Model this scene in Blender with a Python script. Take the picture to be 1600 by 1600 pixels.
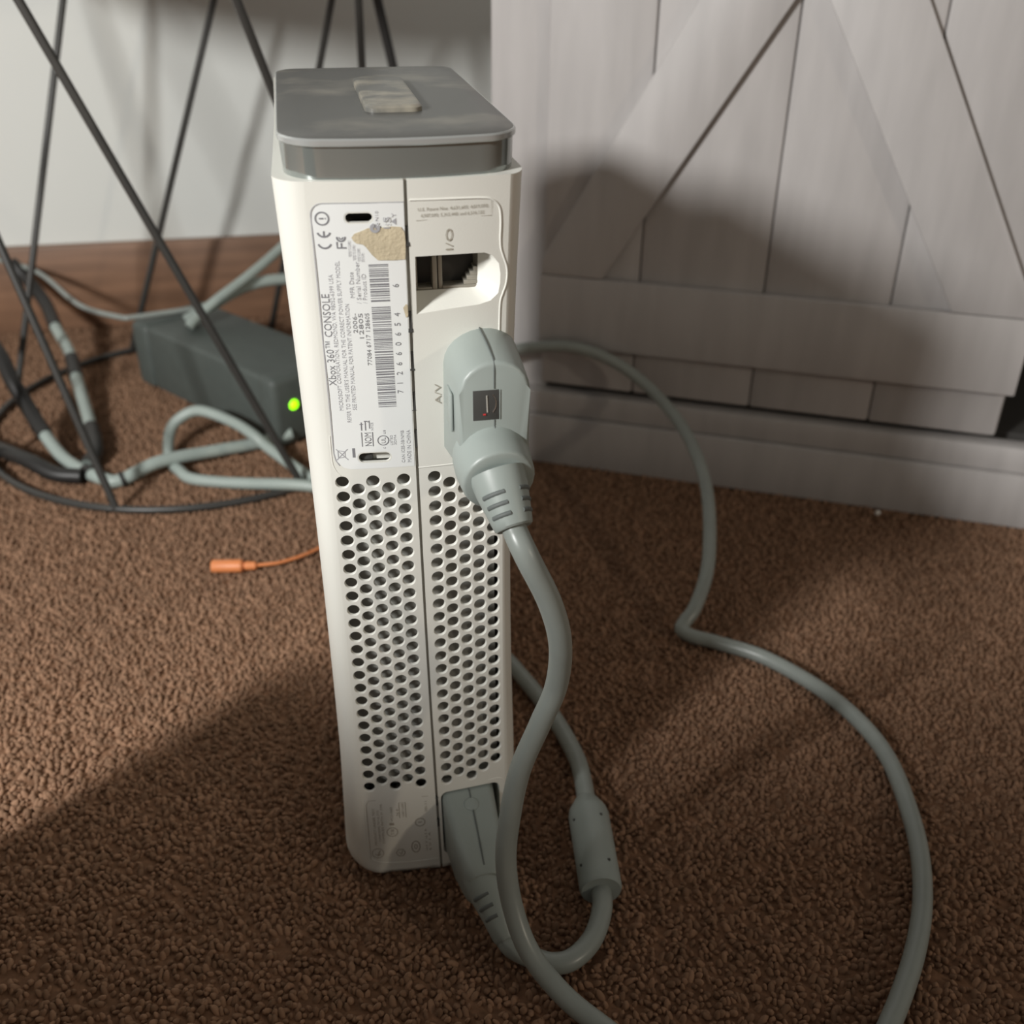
import bpy, bmesh, math, random
from mathutils import Vector, Matrix
from mathutils.geometry import delaunay_2d_cdt
random.seed(7)
S = bpy.context.scene
for o in list(bpy.data.objects): bpy.data.objects.remove(o)
COL = S.collection
MM = 0.001

# ------------------------------------------------------------------ camera
cam_d = bpy.data.cameras.new('camera'); cam = bpy.data.objects.new('camera', cam_d); COL.objects.link(cam)
cam_d.sensor_width = 36; cam_d.sensor_height = 36; cam_d.lens = 36.0; cam_d.clip_start = 0.01; cam_d.clip_end = 50
RT = Vector((0.980556, -0.196128, 0.006586)); DN = Vector((-0.093796, -0.497892, -0.862152)); FW = Vector((0.172372, 0.844771, -0.506607))
m = Matrix((RT, -DN, -FW)).transposed().to_4x4()
m.translation = Vector((-32.5, -329.9, 374.9)) * MM
cam.matrix_world = m
cam_d.dof.use_dof = True; cam_d.dof.focus_distance = 0.372; cam_d.dof.aperture_fstop = 10.5
S.camera = cam

# ------------------------------------------------------------------ world, lights, exposure
w = bpy.data.worlds.new('room_light'); S.world = w; w.use_nodes = True
bg = w.node_tree.nodes['Background']; bg.inputs[0].default_value = (1.0, 0.93, 0.84, 1); bg.inputs[1].default_value = 0.15
def lamp(name, loc, power, size, col):
    d = bpy.data.lights.new(name, 'POINT'); d.energy = power; d.shadow_soft_size = size; d.color = col
    o = bpy.data.objects.new(name, d); COL.objects.link(o); o.location = Vector(loc) * MM; return o
lamp('floor_lamp_light', (-740, -520, 684), 56.0, 0.075, (1.0, 0.99, 0.965))
lamp('ceiling_light', (1500, -1550, 880), 20.0, 0.05, (1.0, 0.86, 0.68))
S.view_settings.view_transform = 'Standard'; S.view_settings.look = 'None'; S.view_settings.gamma = 1
S.view_settings.exposure = 0.0; S.view_settings.use_curve_mapping = False

# ------------------------------------------------------------------ materials
def mat(name, col, rough=0.5, metal=0.0, var=0.0, vscale=40, bump=0.0, bscale=200, col2=None, spec=0.5, emit=None, coat=0.0, stretch=None, thresh=None):
    M = bpy.data.materials.new(name); M.use_nodes = True; nt = M.node_tree; b = nt.nodes['Principled BSDF']
    b.inputs['Base Color'].default_value = (*col, 1); b.inputs['Roughness'].default_value = rough; b.inputs['Metallic'].default_value = metal
    b.inputs['Specular IOR Level'].default_value = spec; b.inputs['Coat Weight'].default_value = coat
    tc = nt.nodes.new('ShaderNodeTexCoord'); src = tc.outputs['Object']
    if stretch:
        mp = nt.nodes.new('ShaderNodeMapping'); mp.inputs['Scale'].default_value = stretch; nt.links.new(src, mp.inputs[0]); src = mp.outputs[0]
    if var or col2:
        n = nt.nodes.new('ShaderNodeTexNoise'); n.inputs['Scale'].default_value = vscale; n.inputs['Detail'].default_value = 5; nt.links.new(src, n.inputs['Vector'])
        r = nt.nodes.new('ShaderNodeValToRGB'); nt.links.new(n.outputs['Fac'], r.inputs[0])
        lo, hi = thresh or (0.3, 0.7)
        r.color_ramp.elements[0].position = lo; r.color_ramp.elements[1].position = hi
        if col2: a, c = col, col2
        else: a, c = [x * (1 - var) for x in col], [min(1, x * (1 + var)) for x in col]
        r.color_ramp.elements[0].color = (*a, 1); r.color_ramp.elements[1].color = (*c, 1)
        nt.links.new(r.outputs[0], b.inputs['Base Color'])
    if bump:
        n2 = nt.nodes.new('ShaderNodeTexNoise'); n2.inputs['Scale'].default_value = bscale; n2.inputs['Detail'].default_value = 3; nt.links.new(src, n2.inputs['Vector'])
        bp = nt.nodes.new('ShaderNodeBump'); bp.inputs['Strength'].default_value = bump; bp.inputs['Distance'].default_value = 0.0006; nt.links.new(n2.outputs['Fac'], bp.inputs['Height']); nt.links.new(bp.outputs[0], b.inputs['Normal'])
    if emit:
        b.inputs['Emission Color'].default_value = (*emit[0], 1); b.inputs['Emission Strength'].default_value = emit[1]
    return M
MT = dict(
 white=mat('white_plastic', (0.775, 0.772, 0.715), 0.42, var=0.03, vscale=18, bump=0.05, bscale=1500),
 sticker=mat('sticker_paper', (0.84, 0.86, 0.85), 0.38, var=0.02, vscale=30),
 ink=mat('grey_ink', (0.22, 0.22, 0.235), 0.6),
 inkl=mat('light_grey_ink', (0.40, 0.40, 0.42), 0.6),
 inkm=mat('moulded_mark', (0.42, 0.39, 0.33), 0.5),
 glue=mat('glue_residue', (0.66, 0.57, 0.40), 0.75, col2=(0.50, 0.43, 0.30), vscale=160, bump=0.4, bscale=900),
 seam=mat('seam_grey', (0.33, 0.315, 0.28), 0.6),
 dark=mat('dark_plastic', (0.055, 0.055, 0.052), 0.5),
 mesh=mat('inner_metal_shield', (0.34, 0.34, 0.315), 0.5, metal=0.0, var=0.12, vscale=60),
 port=mat('port_metal', (0.36, 0.34, 0.29), 0.45, metal=0.4),
 hddtop=mat('drive_top_plastic', (0.095, 0.095, 0.09), 0.36, col2=(0.25, 0.235, 0.20), vscale=34, thresh=(0.52, 0.80), spec=0.35),
 hddlip=mat('drive_lip_silver', (0.54, 0.56, 0.55), 0.24, metal=0.55),
 chrome=mat('smoked_chrome', (0.30, 0.325, 0.31), 0.12, metal=0.6, coat=0.3),
 button=mat('button_worn_silver', (0.125, 0.125, 0.115), 0.34, col2=(0.32, 0.295, 0.24), vscale=70, thresh=(0.42, 0.66)),
 teal=mat('grey_green_plastic', (0.305, 0.345, 0.325), 0.40, var=0.03, vscale=60),
 tealslot=mat('grey_green_slot', (0.12, 0.135, 0.13), 0.6),
 cord=mat('grey_green_cord', (0.285, 0.315, 0.295), 0.33, var=0.05, vscale=70),
 cordl=mat('pale_grey_cord', (0.36, 0.42, 0.39), 0.42, var=0.05, vscale=60),
 black=mat('black_rubber', (0.022, 0.021, 0.020), 0.45),
 wire=mat('black_wire_paint', (0.045, 0.044, 0.041), 0.38),
 psu=mat('charcoal_plastic', (0.085, 0.10, 0.092), 0.55, var=0.06, vscale=80, bump=0.15, bscale=1200),
 led=mat('green_led', (0.25, 0.9, 0.02), 0.4, emit=((0.30, 1.0, 0.0), 2.2)),
 orange=mat('orange_plastic', (0.72, 0.25, 0.09), 0.45, var=0.05, vscale=90),
 steel=mat('plug_metal', (0.6, 0.58, 0.54), 0.3, metal=1.0),
 cab=mat('washed_grey_wood', (0.475, 0.455, 0.447), 0.55, var=0.07, vscale=9, stretch=(9, 9, 1.4), bump=0.12, bscale=60),
 cabin=mat('cabinet_inside', (0.05, 0.047, 0.044), 0.7),
 wall=mat('white_wall_paint', (0.775, 0.795, 0.765), 0.75, var=0.015, vscale=6, bump=0.1, bscale=350),
 wood=mat('brown_wood', (0.235, 0.130, 0.078), 0.5, var=0.22, vscale=5, stretch=(1.5, 12, 22)),
 carpet=mat('carpet_yarn', (0.262, 0.156, 0.099), 0.95, var=0.16, vscale=55, spec=0.12),
 carpetb=mat('carpet_backing', (0.20, 0.110, 0.066), 0.95, var=0.25, vscale=300, spec=0.1),
 table=mat('table_top_black', (0.04, 0.038, 0.035), 0.5),
 blocker=mat('blocker_beige', (0.25, 0.22, 0.18), 0.9, bump=0.3, bscale=800),  # for the added, unseen light blocker only
 lint=mat('white_lint', (0.8, 0.78, 0.74), 0.9),
 red=mat('red_lens', (0.5, 0.04, 0.04), 0.2),
)

nt = MT['carpet'].node_tree; b = nt.nodes['Principled BSDF']; src = b.inputs['Base Color'].links[0].from_socket   # every tuft its own shade
oi = nt.nodes.new('ShaderNodeObjectInfo'); mr = nt.nodes.new('ShaderNodeMapRange'); mr.inputs['To Min'].default_value = 0.78; mr.inputs['To Max'].default_value = 1.28
hv = nt.nodes.new('ShaderNodeHueSaturation'); nt.links.new(oi.outputs['Random'], mr.inputs['Value']); nt.links.new(mr.outputs[0], hv.inputs['Value']); nt.links.new(src, hv.inputs['Color']); nt.links.new(hv.outputs[0], b.inputs['Base Color'])
# ------------------------------------------------------------------ helpers
def link(name, verts, faces, mt, parent=None, smooth=False, normals=None, loc=None):
    me = bpy.data.meshes.new(name); L = Vector(loc or (0, 0, 0))
    me.from_pydata([((Vector(v) - L) * MM)[:] for v in verts], [], faces); me.update()
    o = bpy.data.objects.new(name, me); COL.objects.link(o); me.materials.append(mt)
    if loc: o.location = L * MM
    if smooth:
        me.polygons.foreach_set('use_smooth', [True] * len(me.polygons))
        if normals: me.normals_split_custom_set_from_vertices(normals)
    if parent: child(o, parent)
    return o
def child(o, p):
    o.parent = p
    o.matrix_parent_inverse = wm(p).inverted()
def wm(p):
    b = p.matrix_basis
    return (wm(p.parent) @ p.matrix_parent_inverse @ b) if p.parent else b.copy()
def from_bm(name, bm, mt, parent=None, smooth=False, angle=None):
    me = bpy.data.meshes.new(name); bmesh.ops.recalc_face_normals(bm, faces=bm.faces[:])
    for v in bm.verts: v.co *= MM
    bm.to_mesh(me); bm.free(); o = bpy.data.objects.new(name, me); COL.objects.link(o); me.materials.append(mt)
    if smooth:
        me.polygons.foreach_set('use_smooth', [True] * len(me.polygons))
        if angle: me.set_sharp_from_angle(angle=math.radians(angle))
    if parent: child(o, parent)
    return o
def thing(name, label, cat, loc, group=None):
    o = bpy.data.objects.new(name, None); COL.objects.link(o); o.location = Vector(loc) * MM; o.empty_display_size = 0.02
    tag(o, label, cat, group); return o
def tag(o, label, cat, group=None):
    o['label'] = label; o['category'] = cat
    if group: o['group'] = group
def struct(o): o['kind'] = 'structure'; return o
def obox(name, c, ax, half, mt, parent=None, bev=0.0, seg=2):
    """box: centre c, axes ax (3 unit vectors), half sizes"""
    bm = bmesh.new(); bmesh.ops.create_cube(bm, size=2)
    A = [Vector(a) for a in ax]; c = Vector(c)
    for v in bm.verts: v.co = Vector((v.co.x * half[0], v.co.y * half[1], v.co.z * half[2]))
    if bev: bmesh.ops.bevel(bm, geom=bm.edges[:], offset=bev, segments=seg, affect='EDGES', profile=0.5)
    for v in bm.verts: v.co = c + A[0] * v.co.x + A[1] * v.co.y + A[2] * v.co.z
    return from_bm(name, bm, mt, parent, smooth=bool(bev), angle=40)
XYZ = ((1, 0, 0), (0, 1, 0), (0, 0, 1))
def box(name, lo, hi, mt, parent=None, bev=0.0):
    c = [(a + b) / 2 for a, b in zip(lo, hi)]; h = [(b - a) / 2 for a, b in zip(lo, hi)]
    return obox(name, c, XYZ, h, mt, parent, bev)
def catmull(P, n=8):
    P = [Vector(p) for p in P]; Q = [2 * P[0] - P[1]] + P + [2 * P[-1] - P[-2]]; out = []
    for i in range(1, len(Q) - 2):
        a, b, c, d = Q[i - 1:i + 3]
        for k in range(n):
            t = k / n
            out.append(0.5 * ((2 * b) + (c - a) * t + (2 * a - 5 * b + 4 * c - d) * t * t + (3 * b - a - 3 * c + d) * t ** 3))
    out.append(P[-1]); return out
def sweep(P, R, ns=14, close=True, cap=True):
    """verts, faces of a tube through points P with radii R (number or list)"""
    n = len(P); R = R if isinstance(R, (list, tuple)) else [R] * n
    V = []; Fc = []; u = None
    for i in range(n):
        T = (P[min(i + 1, n - 1)] - P[max(i - 1, 0)])
        T = T.normalized() if T.length > 1e-9 else Vector((0, 0, 1))
        if u is None:
            u = T.orthogonal().normalized()
        u = (u - T * u.dot(T)).normalized(); v = T.cross(u)
        for k in range(ns):
            a = 2 * math.pi * k / ns; V.append(P[i] + (u * math.cos(a) + v * math.sin(a)) * R[i])
    for i in range(n - 1):
        for k in range(ns):
            k2 = (k + 1) % ns; Fc.append((i * ns + k, i * ns + k2, (i + 1) * ns + k2, (i + 1) * ns + k))
    if cap:
        Fc.append(tuple(range(ns))[::-1]); Fc.append(tuple((n - 1) * ns + k for k in range(ns)))
    return V, Fc
def tube(name, P, r, mt, parent=None, n=8, ns=14, raw=False):
    Q = [Vector(p) for p in P] if raw else catmull(P, n)
    V, Fc = sweep(Q, r, ns); bm = bmesh.new(); vs = [bm.verts.new(v) for v in V]
    for f in Fc: bm.faces.new([vs[i] for i in f])
    return from_bm(name, bm, mt, parent, smooth=True, angle=50)
def loft(name, secs, mt, parent=None, ns=28, angle=35):
    """secs: (centre, axis, radius_u, radius_v, up) elliptical sections"""
    V = []; Fc = []
    for c, d, ru, rv, up in secs:
        c = Vector(c); d = Vector(d).normalized(); up = Vector(up); v = (up - d * up.dot(d)).normalized(); u = v.cross(d)
        for k in range(ns):
            a = 2 * math.pi * k / ns; V.append(c + u * ru * math.cos(a) + v * rv * math.sin(a))
    n = len(secs)
    for i in range(n - 1):
        for k in range(ns):
            k2 = (k + 1) % ns; Fc.append((i * ns + k, i * ns + k2, (i + 1) * ns + k2, (i + 1) * ns + k))
    Fc.append(tuple(range(ns))[::-1]); Fc.append(tuple((n - 1) * ns + k for k in range(ns)))
    bm = bmesh.new(); vs = [bm.verts.new(v) for v in V]
    for f in Fc: bm.faces.new([vs[i] for i in f])
    return from_bm(name, bm, mt, parent, smooth=True, angle=angle)
def inpoly(x, y, P):
    c = False; n = len(P); j = n - 1
    for i in range(n):
        xi, yi = P[i]; xj, yj = P[j]
        if (yi > y) != (yj > y) and x < (xj - xi) * (y - yi) / (yj - yi) + xi: c = not c
        j = i
    return c
def cdt(outer, holes, circles, step):
    """triangulate outer minus holes (polygons) minus circles (x,z,r,n); returns verts2d, tris"""
    V = []; E = []
    def loop(P):
        s = len(V); V.extend(Vector(p) for p in P); E.extend((s + i, s + (i + 1) % len(P)) for i in range(len(P)))
    loop(outer)
    for h in holes: loop(h)
    for (cx, cz, r, n) in circles: loop([(cx + r * math.cos(2 * math.pi * k / n), cz + r * math.sin(2 * math.pi * k / n)) for k in range(n)])
    x0 = min(p[0] for p in outer); x1 = max(p[0] for p in outer); z0 = min(p[1] for p in outer); z1 = max(p[1] for p in outer)
    gx = x0 + step * 0.5
    while gx < x1:
        gz = z0 + step * 0.5
        while gz < z1:
            if inpoly(gx, gz, outer) and not any(inpoly(gx, gz, h) for h in holes) and not any((gx - c[0]) ** 2 + (gz - c[1]) ** 2 < (c[2] + 0.4) ** 2 for c in circles):
                V.append(Vector((gx, gz)))
            gz += step
        gx += step
    vs, es, fs, *_ = delaunay_2d_cdt(V, E, [], 0, 1e-5)
    T = []
    for f in fs:
        cx = sum(vs[i].x for i in f) / 3; cz = sum(vs[i].y for i in f) / 3
        if not inpoly(cx, cz, outer): continue
        if any((cx - c[0]) ** 2 + (cz - c[1]) ** 2 < (c[2] * 0.96) ** 2 for c in circles): continue
        if any(inpoly(cx, cz, h) for h in holes): continue
        a, b, c = (vs[i] for i in f)
        T.append(tuple(f) if (b - a).cross(c - a) > 0 else (f[0], f[2], f[1]))
    return vs, T
def rrect(x0, x1, z0, z1, r, n=5):
    P = []
    for cx, cz, a0 in ((x1 - r, z0 + r, -90), (x1 - r, z1 - r, 0), (x0 + r, z1 - r, 90), (x0 + r, z0 + r, 180)):
        for k in range(n + 1):
            a = math.radians(a0 + 90 * k / n); P.append((cx + r * math.cos(a), cz + r * math.sin(a)))
    return P

# ------------------------------------------------------------------ the setting
box_floor = struct(box('floor', (-1600, -1800, -20), (1600, 757, -1.6), MT['carpetb']))
struct(box('wall_back', (-1600, 757, -20), (1600, 857, 2300), MT['wall']))
bb = obox('baseboard_back', (0, 751, 42), XYZ, (1600, 6, 43), MT['wood'], None, 2.0); struct(bb)

# carpet pile: twisted tufts nobody could count
def carpet_pile():
    me = bpy.data.meshes.new('carpet_pile')
    me.from_pydata([(-0.62, -0.26, -0.0016), (0.66, -0.26, -0.0016), (0.66, 0.744, -0.0016), (-0.62, 0.744, -0.0016)], [], [(0, 1, 2, 3)])
    o = bpy.data.objects.new('carpet_pile', me); COL.objects.link(o); o['kind'] = 'stuff'
    tag(o, 'brown twisted carpet pile covering the floor', 'carpet')
    ng = bpy.data.node_groups.new('tufts', 'GeometryNodeTree')
    ng.interface.new_socket('Geometry', in_out='INPUT', socket_type='NodeSocketGeometry')
    ng.interface.new_socket('Geometry', in_out='OUTPUT', socket_type='NodeSocketGeometry')
    N = ng.nodes; Lk = ng.links.new
    gi = N.new('NodeGroupInput'); go = N.new('NodeGroupOutput')
    dp = N.new('GeometryNodeDistributePointsOnFaces'); dp.distribute_method = 'POISSON'
    dp.inputs['Distance Min'].default_value = 0.0018; dp.inputs['Density Max'].default_value = 260000.0
    ic = N.new('GeometryNodeMeshIcoSphere'); ic.inputs['Radius'].default_value = 0.00125; ic.inputs['Subdivisions'].default_value = 2
    tr = N.new('GeometryNodeTransform'); tr.inputs['Scale'].default_value = (0.9, 1.05, 2.2)
    ss = N.new('GeometryNodeSetShadeSmooth')
    sm = N.new('GeometryNodeSetMaterial'); sm.inputs['Material'].default_value = MT['carpet']
    rv = N.new('FunctionNodeRandomValue'); rv.data_type = 'FLOAT_VECTOR'; rv.inputs[0].default_value = (-0.75, -0.75, 0); rv.inputs[1].default_value = (0.75, 0.75, 6.28)
    rs = N.new('FunctionNodeRandomValue'); rs.data_type = 'FLOAT'; rs.inputs[2].default_value = 0.75; rs.inputs[3].default_value = 1.35; rs.inputs['Seed'].default_value = 5
    ip = N.new('GeometryNodeInstanceOnPoints')
    Lk(gi.outputs[0], dp.inputs[0]); Lk(ic.outputs[0], tr.inputs[0]); Lk(tr.outputs[0], ss.inputs[0]); Lk(ss.outputs[0], sm.inputs[0])
    Lk(dp.outputs[0], ip.inputs['Points']); Lk(sm.outputs[0], ip.inputs['Instance']); Lk(rv.outputs[0], ip.inputs['Rotation']); Lk(rs.outputs[1], ip.inputs['Scale'])
    Lk(ip.outputs[0], go.inputs[0])
    md = o.modifiers.new('tufts', 'NODES'); md.node_group = ng
    me.materials.append(MT['carpet'])
carpet_pile()

# ------------------------------------------------------------------ barn door cabinet on the right
CE = Vector((0.887155, -0.461471, 0)); CN = Vector((-0.461471, -0.887155, 0)); CO = Vector((132.57, 367.17, 0)); CZ = Vector((0, 0, 1))
def cp(a, out, z): return CO + CE * a + CN * out + CZ * z
def cbox(name, a0, a1, o0, o1, z0, z1, mt, parent, bev=1.2):
    return obox(name, cp((a0 + a1) / 2, (o0 + o1) / 2, (z0 + z1) / 2), (CE, CN, CZ), ((a1 - a0) / 2, abs(o1 - o0) / 2, (z1 - z0) / 2), mt, parent, bev)
def cpoly(name, poly, o0, o1, mt, parent, bev=1.0):
    bm = bmesh.new(); f = bm.faces.new([bm.verts.new((p[0], p[1], o0)) for p in poly])
    r = bmesh.ops.extrude_face_region(bm, geom=[f])
    for v in [g for g in r['geom'] if isinstance(g, bmesh.types.BMVert)]: v.co.z = o1
    if bev: bmesh.ops.bevel(bm, geom=bm.edges[:], offset=bev, segments=2, affect='EDGES', profile=0.5)
    for v in bm.verts: v.co = cp(v.co.x, v.co.z, v.co.y)
    return from_bm(name, bm, mt, parent, True, 40)
def cabinet():
    t = thing('barn_cabinet', 'washed grey wooden cabinet with a barn style plank door behind the console', 'cabinet', cp(160, 0, 0))
    M = MT['cab']
    cbox('base_board', -44, 760, -18, 0, 0, 40, M, t)
    cbox('base_moulding', -44, 760, -20, -4, 40.3, 59.2, M, t, 2.5)
    cbox('stile', -44, -1, -32, -13, 59.4, 740, M, t)
    cbox('stile', 292, 318, -32, -19, 59.4, 740, M, t)
    cbox('side_panel', -44, -28, -345, -32.2, 0, 740, M, t)
    cbox('side_panel', 744, 760, -345, -20.2, 0, 740, M, t)
    cbox('back_panel', -28, 744, -345, -338, 0, 740, MT['cabin'], t)
    cbox('bottom_shelf', -28, 744, -337, -33, 44, 58, MT['cabin'], t)
    cbox('cabinet_top', -56, 772, -348, 8, 740.3, 762, M, t)
    # door: planks behind a rail frame with crossed braces
    d = cbox('door', -1, 321, -18.6, -13, 65.5, 721, M, t)
    ed = [-3.5, 66.5, 152.5, 235.5, 320]
    for a0, a1 in zip(ed[:-1], ed[1:]): cbox('plank', a0 + 0.15, a1 - 0.15, -13, -7.5, 64.5, 722, M, d, 2.3)
    cbox('rail', -4, 323.5, -7.5, 0, 98, 150.5, M, d)
    cbox('rail', -4, 323.5, -7.5, 0, 637.4, 690, M, d)
    # one brace runs the whole diagonal, the other is cut where it crosses
    def inner(z): return 41 + (z - 151) / 1.67
    def outer(z): return -4 + (z - 159) / 1.78
    ZM = 637
    cpoly('brace', [(-3, 151), (41, 151), (inner(604), 604), (320, ZM - 8), (320, ZM), (inner(ZM) - 62, ZM), (outer(400), 400), (-3, 160.8)], -7.5, -0.4, M, d)
    cpoly('brace', [(317 - 44, 151), (320, 151), (320, 160.8), (317 - outer(353), 353), (317 - inner(342), 342)], -7.5, -0.4, M, d)
    cpoly('brace', [(-3, ZM), (-3, ZM - 9.8), (317 - inner(446) - 158, 446), (outer(430) + 16, 446), (40, ZM)], -7.5, -0.4, M, d) if False else None
    cpoly('brace', [(-3, ZM), (-3, ZM - 10), (104, 441), (140, 470), (44, ZM)], -7.5, -0.4, M, d)
    return t
cabinet()

# ------------------------------------------------------------------ the console
K1 = 0.0025955; K2 = -0.00053997; ZC = 153.4; XE = 31.6; ZT = 304.5; YF = 222
def einset(z, r=12.0, rt=1.6):
    if z < r: return r - math.sqrt(max(0, r * r - (r - z) ** 2))
    return 0.0
def yb(x, z): return K1 * x * x + K2 * (z - ZC) ** 2 + einset(z, 3.0)
def nb(x, z):
    e = 0.05; dx = (yb(x + e, z) - yb(x - e, z)) / (2 * e); dz = (yb(x, z + e) - yb(x, z - e)) / (2 * e)
    return Vector((dx, -1, dz)).normalized()
def fp(x, z, off=0.0): return Vector((x, yb(x, z), z)) + nb(x, z) * off
def xseam(z): return 1.1 - 2.6 * z / 304.5
def halfw(z): return 37.6 + 1.5 * ((z - ZC) / 151) ** 2
def xoff(z): return -0.5 - 1.5 * max(0.0, (z - 60) / 245) - 0.9 * max(0, (60 - z) / 60)
con = thing('game_console', 'white game console standing upright on the carpet, back side facing the camera', 'game console', (0, 110, 0.0))

def sheet(name, outer, holes, circles, off, mt, parent, step=7, depth=0, flip=False, wall_mt=None):
    """a sheet that follows the curved back of the console, with holes whose rims go inwards by depth"""
    dense = []
    for a, b in zip(outer, outer[1:] + outer[:1]):
        n_ = max(1, int(math.hypot(b[0] - a[0], b[1] - a[1]) / 5)); dense += [(a[0] + (b[0] - a[0]) * k / n_, a[1] + (b[1] - a[1]) * k / n_) for k in range(n_)]
    outer = dense
    vs, T = cdt(outer, holes, circles, step)
    V = [fp(v.x, v.y, off) for v in vs]; Nn = [nb(v.x, v.y) for v in vs]
    F = [tuple(t) for t in T]
    if depth:
        def wall(P, close, r_in=None, c=None):
            s = len(V); n = len(P)
            rings = [(0.0, 0.0), (0.3, 0.22), (depth, 0.32)] if c else [(0.0, 0.0), (depth, 0.0)]
            for dq, sh in rings:
                for (x, z) in P:
                    if c: q = 1 - sh / c[2]; xx, zz = c[0] + (x - c[0]) * q, c[1] + (z - c[1]) * q
                    else: xx, zz = x, z
                    V.append(fp(xx, zz, off - dq))
                    if c: Nn.append(Vector((c[0] - x, -c[2] * (1.2 if dq < 0.1 else 0.5 if dq < 1 else 0), c[1] - z)).normalized())
                    else: Nn.append(Vector((0, 0, 0)))
            k = len(rings)
            for i in range(k - 1):
                for j in range(n):
                    j2 = (j + 1) % n; F.append((s + i * n + j, s + i * n + j2, s + (i + 1) * n + j2, s + (i + 1) * n + j))
            if not c:
                for j in range(n):
                    a, b = P[j - 1], P[(j + 1) % n]; t = Vector((b[0] - a[0], 0, b[1] - a[1])).normalized(); nn = Vector((-t.z, 0, t.x))
                    for i in range(k): Nn[s + i * n + j] = nn
        for cc in circles: wall([(cc[0] + cc[2] * math.cos(2 * math.pi * k / cc[3]), cc[1] + cc[2] * math.sin(2 * math.pi * k / cc[3])) for k in range(cc[3])], True, c=cc)
        for h in holes: wall(h, True)
        wall(outer[::-1], True)
    return link(name, V, F, mt, parent, True, [n[:] for n in Nn])

PX = 6.4 * 0.866; HG = 11.315 / 2
circL = []; circR = []
for c in range(5):
    for r in range(24):
        z = 195.65 - 6.4 * r - (3.2 if c % 2 else 0)
        if c % 2 and r == 23: continue
        circL.append((-HG - (4 - c) * PX, z, 2.6, 18))
        if z < 50 and c >= 3 and not (c == 3 and z > 49): pass
        circR.append((HG + c * PX, z, 2.6, 18))
circR = [c for c in circR if not (c[0] > 22 and c[1] < 50)]
circR = [c for c in circR if not (c[0] > 26 and c[1] > 185)] + []
def outline_half(s):
    zs = [0.2, 0.7, 1.5, 3, 5, 7, 9.5, 12] + list(range(15, 300, 8)) + [301, 302.9, 303.6, 304.1, 304.5]
    edge = [(s * (XE - einset(z) * 0.9), z) for z in zs]
    sm = [(xseam(z) + s * 0.55, z) for z in zs]
    P = edge + sm[::-1] if s > 0 else sm + edge[::-1]
    return P, zs
kens = rrect(-20.1, -11.9, 291.6, 294.6, 1.4); slot2 = rrect(-21.3, -10.0, 203.9, 207.6, 1.8)
oL, ZS = outline_half(-1); oR, _ = outline_half(1)
io_hole = [(1.0, 259.8), (12, 261.0), (22, 261.6), (26, 262.6), (28.6, 265.0), (29.2, 268.5), (29.2, 272), (28.6, 275.4), (26.4, 278.4), (23.6, 279.6), (12, 279.8), (1.0, 279.8)]
pw_hole = rrect(2.6, 29.0, 8.5, 42.0, 3.0)
sheet('back_panel', oL, [kens, slot2], circL, 0, MT['white'], con, 7, 1.1)['label'] = 'white back panel left of the seam with rows of round vent holes and a printed label'
sheet('back_panel', oR, [io_hole, pw_hole], circR, 0, MT['white'], con, 7, 1.1)['label'] = 'white back panel right of the seam with rows of round vent holes and the ports'

def side(s):
    """side wall, front half, top and bottom of one shell half"""
    V = []; F = []; rows = []
    for z in ZS:
        e = einset(z) * 0.9; w_ = halfw(z) - e; xe = XE - e; y0 = yb(xe, z); row = []
        for k in range(9):
            a = k / 8 * math.pi / 2
            row.append((s * xe + (s * (w_ - xe) + xoff(z)) * math.sin(a), y0 + 11 * (1 - math.cos(a)) - 0 + (w_ - xe) * 0.16 * math.sin(a) * math.cos(a)))
        y1 = row[-1][1]; yf = YF - K2 * -1 * 0 - e
        for k in range(1, 7): row.append((xoff(z) + s * (w_ - 0.9 * math.sin(math.pi * k / 7)), y1 + (yf - 10 - y1) * k / 6))
        for k in range(1, 6):
            a = k / 5 * math.pi / 2; row.append((xoff(z) + s * (w_ - 10 * (1 - math.cos(a))), yf - 10 + 10 * math.sin(a)))
        row.append((0.0, yf + 3))
        rows.append([(x, y, z) for x, y in row])
    n = len(rows[0])
    for r in rows: V.extend(r)
    for i in range(len(rows) - 1):
        for k in range(n - 1):
            q = (i * n + k, i * n + k + 1, (i + 1) * n + k + 1, (i + 1) * n + k)
            F.append(q if s > 0 else q[::-1])
    for i, z, up in ((0, ZS[0], False), (len(rows) - 1, ZS[-1], True)):
        xs = xseam(z) + s * 0.55; b = len(V)
        V.append((xs, yb(xs, z), z))
        f = [i * n + k for k in range(n)] + [b]
        f = f if (s > 0) == up else f[::-1]
        F.append(tuple(f))
    o = link('side_shell', V, F, MT['white'], con, True); o.data.set_sharp_from_angle(angle=math.radians(45)); return o
side(-1); side(1)

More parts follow.
